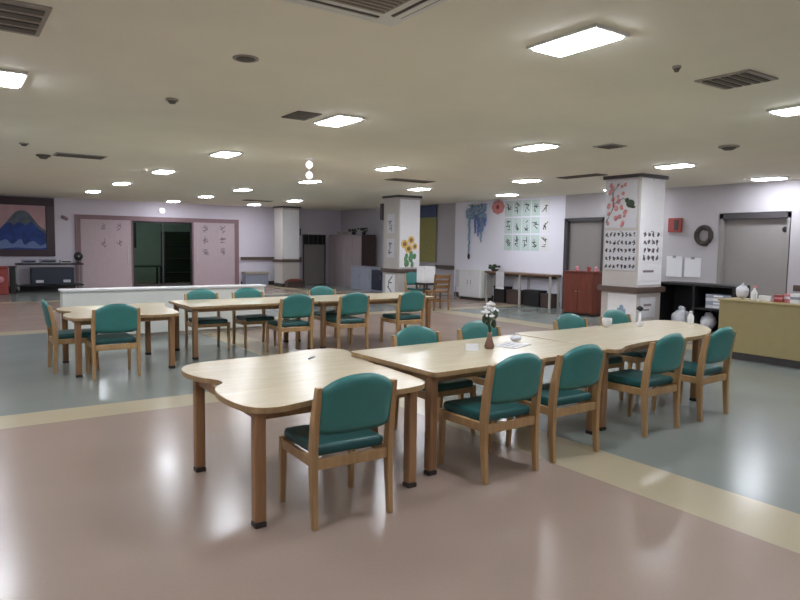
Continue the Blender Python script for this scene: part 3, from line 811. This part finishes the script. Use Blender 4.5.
# ------------------------------------------------------------------ calligraphy wall
t = thing('white_cabinet', 'low white cabinet against the wall below the blue garlands', 'cabinet', (12.55, 14.35, 0))
MB().box(-.22, .22, -.46, .46, .08, .86, .01).build('body', 'white_lam', t)
MB().box(-.18, .2, -.44, .44, 0, .08).build('plinth', 'base', t)
for k in (0, 1):
    dr = MB().box(-.235, -.22, -.45+k*.46, -.01+k*.46, .11, .84, .006).build('door', 'white', t)
    MB().box(-.245, -.235, -.06+k*.12-.01, -.06+k*.12+.01, .45, .58, .003).build('door_handle', 'metal', dr)
for y, lab in ((15.08, 'left'),):
    t = thing('towel_stand', f'small grey-white towel stand just {lab} of the low white cabinet', 'stand', (12.5, y, 0))
    for sy in (-.10, .10):
        MB().tube([(0, sy, 0), (0, sy, .82)], .012).build('upright', 'pale_metal', t)
    MB().box(-.12, .12, -.115, -.085, 0, .02, .004).box(-.12, .12, .085, .115, 0, .02, .004).build('foot', 'pale_metal', t)
    MB().tube([(0, -.11, .82), (0, .11, .82)], .012).build('crossbar', 'pale_metal', t)
    MB().box(-.02, .02, -.095, .095, .34, .84, .008).build('towel', 'paper_grey', t)

t = thing('paper_garland', 'hanging clusters of blue paper wisteria on the white wall', 'garland', (XR-.002, 14.6, 2.35))
g = MB()
for k in range(46):
    g.ball((-.062+random.uniform(-.015, .008), random.uniform(-.42, .38), random.uniform(.0, .36)), .075, 1, (.5, 1, .8), .2)
g.build('blossom_cluster', 'blue_pale', t)
for y, z0, n, m in ((.32, -1.02, 22, 'blue_pale'), (.06, -.42, 15, 'blue'), (-.08, -.52, 16, 'blue'), (-.26, -.38, 13, 'blue'), (-.36, -.22, 10, 'blue'), (-.2, -.68, 18, 'blue_pale')):
    s = MB()
    for k in range(n):
        z = .05+(z0-.05)*k/(n-1); s.ball((-.04, y+random.uniform(-.02, .02), z), .06*(1-.45*k/n), 1, (.5, 1, 1.1), .2)
    s.build('streamer', m, t)
MB().ball((-.04, .32, -1.12), .06, 2, (.5, .8, 1.6)).build('tassel', 'dark_brown', t)
MB().box(-.05, .0026, -.40, .38, .36, .375, .002).build('hanging_strip', 'wood_mid', t)
t = thing('paper_flower', 'large red-pink paper flower high on the wall between garlands and sheets', 'flower', (XR-.002, 13.72, 2.62))
f = MB()
for k in range(8):
    a_ = k*PI/4; f.ball((-.03, .15*math.cos(a_), .11*math.sin(a_)), .11, 2, (.25, 1, .8), .05)
f.build('petals', 'red_paper', t)
MB().ball((-.05, 0, 0), .06, 2, (.5, 1, 1)).build('flower_centre', 'red', t)
rown = ['top', 'middle', 'bottom']; coln = ['first', 'second', 'third', 'fourth', 'fifth']
for r_, z in enumerate((2.56, 2.10, 1.64)):
    for c_i in range(5):
        y = 13.32-c_i*.335
        sheet((XR, y, z), .30, .42, f'{coln[c_i]} calligraphy sheet from the left in the {rown[r_]} row on the white wall', 'calligraphy', 'x', 6,
              'paper_green' if c_i < 4 else 'paper', 'ink', 'calligraphy sheets on the white wall', 'calligraphy_sheet')
t = thing('long_table', 'long brown table with pale legs below the calligraphy sheets', 'table', (12.58, 12.55, 0))
MB().box(-.19, .19, -1.22, 1.25, .80, .85, .01).build('tabletop', 'wood_mid', t)
for sy in (-1.15, -.1, 1.18):
    for sx in (-.155, .155): MB().box(sx-.025, sx+.025, sy-.025, sy+.025, 0, .80, .004).build('leg', 'pale_metal', t)
MB().box(-.13, .13, -1.10, 1.12, .74, .80).build('apron', 'dark_brown', t)
for y, w_, h2, m, lab in ((13.3, .42, .45, 'black', 'black storage box under the long brown table, leftmost'), (12.8, .42, .38, 'dark_brown', 'dark brown storage box under the long brown table, second from left'),
                        (12.1, .54, .42, 'black', 'black storage box under the long brown table, third from left'), (11.62, .3, .36, 'dark_brown', 'dark brown storage box under the right end of the long brown table')):
    t = thing('storage_box', lab, 'box', (12.6, y, 0), 0, 'boxes under the long table')
    MB().box(-.11, .18, -w_/2, w_/2, 0, h2-.05, .01).build('box_body', m, t)
    MB().box(-.12, .185, -w_/2-.01, w_/2+.01, h2-.05, h2, .01).build('lid', m, t)
t = thing('potted_plant', 'low leafy plant in a dark bowl on the left end of the long brown table', 'plant', (12.55, 13.55, .85))
MB().lathe([(.07, 0), (.12, .06), (.11, .06), (.07, .02)]).build('bowl', 'dark_brown', t)
f = MB()
for k in range(16): f.ball((random.uniform(-.1, .1), random.uniform(-.17, .17), random.uniform(.07, .17)), .05, 1, (1, 1, .7), .2)
f.build('foliage', 'green_dark', t)
t = thing('white_cloth', 'white cloth hanging from the front edge of the long brown table', 'cloth', (12.375, 13.15, .85))
MB().box(-.010, .002, -.16, .16, -.46, .006, .004).box(-.008, .10, -.16, .16, .001, .007, .002).build('cloth_drop', 'paper_grey', t)
MB().box(-.013, -.007, -.16, .16, -.46, -.42, .002).build('hem', 'paper', t)
t = thing('red_cabinet', 'red-brown wooden cabinet left of the poster pillar', 'cabinet', (12.1, 10.02, 0))
MB().box(-.26, .26, -.43, .43, .05, .97, .008).build('body', 'brown_red', t)
MB().box(-.28, .28, -.45, .45, .97, 1.0, .006).build('top_board', 'brown_red', t)
MB().box(-.24, .24, -.41, .41, 0, .05).build('plinth', 'black', t)
for k in (0, 1):
    dr = MB().box(-.275, -.26, -.42+k*.425, -.005+k*.425, .08, .95, .005).build('door', 'brown_red', t)
    MB().ball((-.285, -.04+k*.08, .55), .015, 2).build('door_knob', 'metal', dr)
for y, m, lab in ((10.2, 'pink', 'small pink pot on the red-brown cabinet, left one'), (9.86, 'red', 'small red pot on the red-brown cabinet, middle one'), (9.66, 'pink', 'small pink pot on the red-brown cabinet, next to the pillar')):
    t = thing('small_pot', lab, 'pot', (12.0, y, 1.0), 0, 'pots on the red-brown cabinet')
    MB().lathe([(.035, 0), (.05, .05), (.048, .05), (.03, .02)]).build('pot_body', m, t)
    MB().ball((0, 0, .08), .05, 1, (1, 1, .8), .2).build('flower', m, t)

# ------------------------------------------------------------------ poster pillar
t = thing('flower_poster', 'pale poster with red blossoms and a dark bird on the right pillar', 'poster', (9.947, 7.52, 2.32), R(-90))
MB().box(-.33, .33, -.006, 0, -.42, .42).build('sheet', 'paper_grey', t)
f = MB()
for k in range(26): f.ball((random.uniform(-.30, .10), -.008, random.uniform(-.38, .34)), random.uniform(.025, .055), 1, (1, .1, 1), .1)
f.build('red_blossoms', 'red_paper', t)
f = MB()
f.tube([(-.3, -.01, -.32), (-.15, -.01, -.05), (-.18, -.01, .2), (-.05, -.01, .36)], .008, 6).tube([(-.16, -.01, 0), (.05, -.01, .1), (.2, -.01, .0)], .006, 6)
f.build('branches', 'dark_brown', t)
f = MB(); f.ball((.2, -.012, .0), .09, 2, (1, .1, .8)).ball((.13, -.012, .06), .045, 2, (1, .12, 1)).ball((.26, -.012, -.06), .05, 2, (1, .1, .5))
f.build('dark_bird', 'green_dark', t)
sheet((9.947, 7.50, 1.50), .66, .70, 'large chart with rows of black characters on the right pillar', 'chart', 'x', 5, 'paper_grey', 'ink', rows=(5, 8), name='wall_chart')
t = thing('lit_face_sheet', 'tall plain white sheet added to brighten the lit face of the poster pillar', 'paper', (10.31, 7.13, 1.83))  # white sheet added so the lit pillar face reads brighter
MB().box(-.34, .34, -.003, 0, -.93, .93).build('sheet', 'paper', t)
MB().box(-.02, .02, -.0045, -.0025, .90, .925).build('tape', 'paper_grey', t)
t = thing('lit_face_sheet', 'tall plain white sheet added to brighten the lit face of the farthest plain pillar', 'paper', (10.14, 21.45, 1.85))  # sheet added here too, its white standing in for light on the face
MB().box(-.30, .30, -.004, 0, -.86, .86).build('sheet', 'paper', t)
MB().box(-.02, .02, -.006, -.0035, .83, .855).build('tape', 'paper_grey', t)
sheet((10.30, 7.127, 1.58), .48, .56, 'white chart with rows of grey characters on the bright pillar face', 'chart', 'y', 5, 'paper', 'ink_soft', rows=(4, 4), name='wall_chart')
sheet((10.30, 7.127, 1.10), .56, .26, 'blank-looking white sheet below the chart on the bright pillar face', 'notice', 'y', 1, 'paper', 'ink_soft')
t = thing('low_poster', 'white poster with a blue emblem low on the right pillar', 'poster', (9.947, 7.42, .45), R(-90))
MB().box(-.30, .30, -.006, 0, -.28, .28).build('sheet', 'paper', t)
MB().box(-.09, .09, -.009, -.005, -.10, .02, .0).ball((0, -.008, .04), .05, 2, (1, .08, 1)).build('emblem', 'blue_pale', t)
t = thing('side_poster', 'small pale flyer on the bright pillar face below the handrail', 'notice', (10.28, 7.127, .50))
MB().box(-.22, .22, -.006, 0, -.18, .18).build('sheet', 'paper_grey', t)
MB().box(-.12, .10, -.008, -.005, .02, .06).box(-.12, .04, -.008, -.005, -.06, -.03).build('writing', 'ink_soft', t)

# ------------------------------------------------------------------ right wall things
t = thing('fire_alarm', 'red alarm box with a dark centre on the grey wall', 'alarm', (XR, 8.27, 2.04))
MB().box(-.07, .0005, -.15, .15, -.15, .15, .012).build('alarm_box', 'red', t)
MB().box(-.08, -.069, -.10, .0, -.11, .11, .006).build('alarm_panel', 'dark_brown', t)
t = thing('wreath', 'round dark twig wreath on the wall left of the wide door', 'wreath', (XR-.038, 7.62, 1.82))
pts = [(0, .155*math.cos(k*PI/14), .165*math.sin(k*PI/14)) for k in range(28)]
w1 = MB().tube(pts, .05, 8, True)
for k in range(60):
    a_ = random.uniform(0, 2*PI); w1.ball((random.uniform(-.03, .02), (.155+random.uniform(-.04, .045))*math.cos(a_), (.165+random.uniform(-.04, .045))*math.sin(a_)), .022, 1, jit=.3)
w1.build('twig_ring', 'wreath', t)
for y, zt, zb, lab in ((8.26, 1.38, .95, 'left white notice board of two above the black shelf'), (7.84, 1.36, .96, 'right white notice board of two above the black shelf')):
    t = thing('notice_board', lab, 'notice board', (XR, y, (zt+zb)/2), 0, 'white boards above the black shelf')
    MB().box(-.02, .0005, -.18, .18, -(zt-zb)/2, (zt-zb)/2, .004).build('board', 'white', t)
    MB().box(-.028, -.019, -.04, .04, (zt-zb)/2-.03, (zt-zb)/2+.02, .004).build('clip', 'metal', t)

# black open shelf behind the table end
t = thing('open_shelf', 'black open shelf unit between the poster pillar and the counter', 'shelf', (11.0, 6.55, 0))
MB().box(-.25, .25, -.72, .72, .90, .94, .006).build('top_board', 'black', t)
MB().box(.22, .25, -.70, .70, .02, .90).build('back_panel', 'black', t)
for y in (-.72, -.02, .68): MB().box(-.25, .25, y, y+.035, 0, .90).build('side_panel', 'black', t)
MB().box(-.25, .22, -.69, .69, .10, .13).build('shelf', 'black', t)
MB().box(-.25, .22, -.69, -.02, .50, .53).build('shelf', 'black', t)
def bag(x, y, z, r, label, sc=(1, 1.2, .9), g=None):
    t = thing('plastic_bag', label, 'bag', (x, y, z), random.uniform(0, 2), g)
    MB().ball((0, 0, r*sc[2]*1.07), r, 3, sc, .07).build('bag_body', 'bag', t)
    MB().ball((0, 0, r*sc[2]*2.02), r*.34, 2, (1.2, .6, 1.3), .35).build('knot', 'bag', t)
bag(10.98, 6.9, .13, .17, 'white plastic bag inside the black open shelf, left one', (.9, 1.1, .9))
bag(10.97, 6.38, .13, .15, 'white plastic bag at the bottom of the black shelf, right one', (.9, 1.1, .9))
FOL = ['bottom pale grey folder of the stack in the black shelf', 'second from bottom, blue-grey folder of the stack in the black shelf',
       'third from bottom, pale grey folder of the stack in the black shelf', 'topmost blue-grey folder of the stack in the black shelf']
for k, lab in enumerate(FOL):
    t = thing('folder', lab, 'folder', (10.98, 6.15, .532+k*.061), random.uniform(-.03, .03), 'folders in the black shelf')
    MB().box(-.15, .15, -.22, .22, 0, .058, .006).build('cover', ('paper_grey', 'bluegrey')[k % 2], t)
    MB().box(-.153, -.149, -.08, .08, .014, .044).build('spine_label', 'paper', t)
t = thing('trash_can', 'narrow grey bin beside the left end of the tan counter', 'bin', (10.45, 5.72, 0))
MB().lathe([(.13, 0), (.16, .62), (.15, .62), (.12, .04)]).build('bin_body', 'bluegrey', t)
MB().lathe([(.165, .62), (.165, .66), (.06, .70)]).build('lid', 'paper_grey', t)

# counter
t = thing('counter', 'long tan counter at the right edge of the picture', 'counter', (9.42, 3.4, 0))
MB().box(-.25, .25, -2.1, 1.78, .10, .81, .006).build('front_body', 'tan', t)
MB().box(-.27, .27, -2.12, 1.80, .81, .84, .008).build('countertop', 'tan', t)
MB().box(-.23, .23, -2.1, 1.76, 0, .10).build('kickboard', 'base', t)
bag(9.40, 4.98, .84, .085, 'white plastic bag on the counter, nearest its left end', (1, 1, 1.15))
t = thing('spray_bottle', 'white spray bottle with a pink nozzle on the counter', 'bottle', (9.38, 4.80, .84))
MB().lathe([(.035, 0), (.04, .01), (.04, .11), (.015, .15), (.014, .17)]).build('bottle_body', 'white', t)
MB().box(-.02, .045, -.014, .014, .17, .205, .006).build('nozzle', 'pink', t)
t = thing('paper_box', 'short white box lying on the counter', 'box', (9.36, 4.62, .84), R(90))
MB().box(-.085, .085, -.05, .05, 0, .075, .005).build('box_body', 'white', t)
MB().box(-.086, .086, -.02, .02, .05, .076).build('blue_label', 'bluegrey', t)
ITEMS = [(4.45, 'red', 'pink', .10, 'red packet standing on the counter behind the white box'), (4.34, 'pink', 'paper', .12, 'pink packet on the counter, right of the red one'),
         (4.22, 'white', 'bluegrey', .13, 'white carton with grey band on the counter'), (4.10, 'black', 'pink', .08, 'black tin on the counter near the right picture edge'),
         (3.98, 'red_paper', 'white', .11, 'rosy carton on the counter touching the right picture edge')]
for y, m, m2, hh, lab in ITEMS:
    t = thing('packet', lab, 'packet', (9.36+random.uniform(-.04, .06), y, .84), random.uniform(-.2, .2), 'packets along the counter')
    MB().box(-.045, .045, -.05, .05, 0, hh, .006).build('packet_body', m, t)
    MB().box(-.046, .046, -.051, .051, hh*.4, hh*.7, .004).build('label_band', m2, t)

# ------------------------------------------------------------------ camera, world, view
cam = bpy.data.cameras.new('camera'); co = bpy.data.objects.new('camera', cam); COL.objects.link(co)
cam.sensor_width = 36; cam.lens = 661.287/800*36; cam.clip_end = 100
co.matrix_world = Matrix.Translation((0, 0, 1.55)) @ Matrix.Rotation(R(-34.6816), 4, 'Z') @ Matrix.Rotation(R(90-4.803), 4, 'X') @ Matrix.Rotation(R(.8165), 4, 'Z')
S.camera = co
wd = bpy.data.worlds.new('world'); S.world = wd; wd.use_nodes = True
wd.node_tree.nodes['Background'].inputs[0].default_value = (.5, .5, .55, 1); wd.node_tree.nodes['Background'].inputs[1].default_value = .02
S.view_settings.view_transform = 'Standard'; S.view_settings.look = 'None'; S.view_settings.gamma = 1
S.view_settings.use_curve_mapping = False
S.view_settings.exposure = .38
S.cycles.use_denoising = True
S.cycles.max_bounces = 10; S.cycles.diffuse_bounces = 5
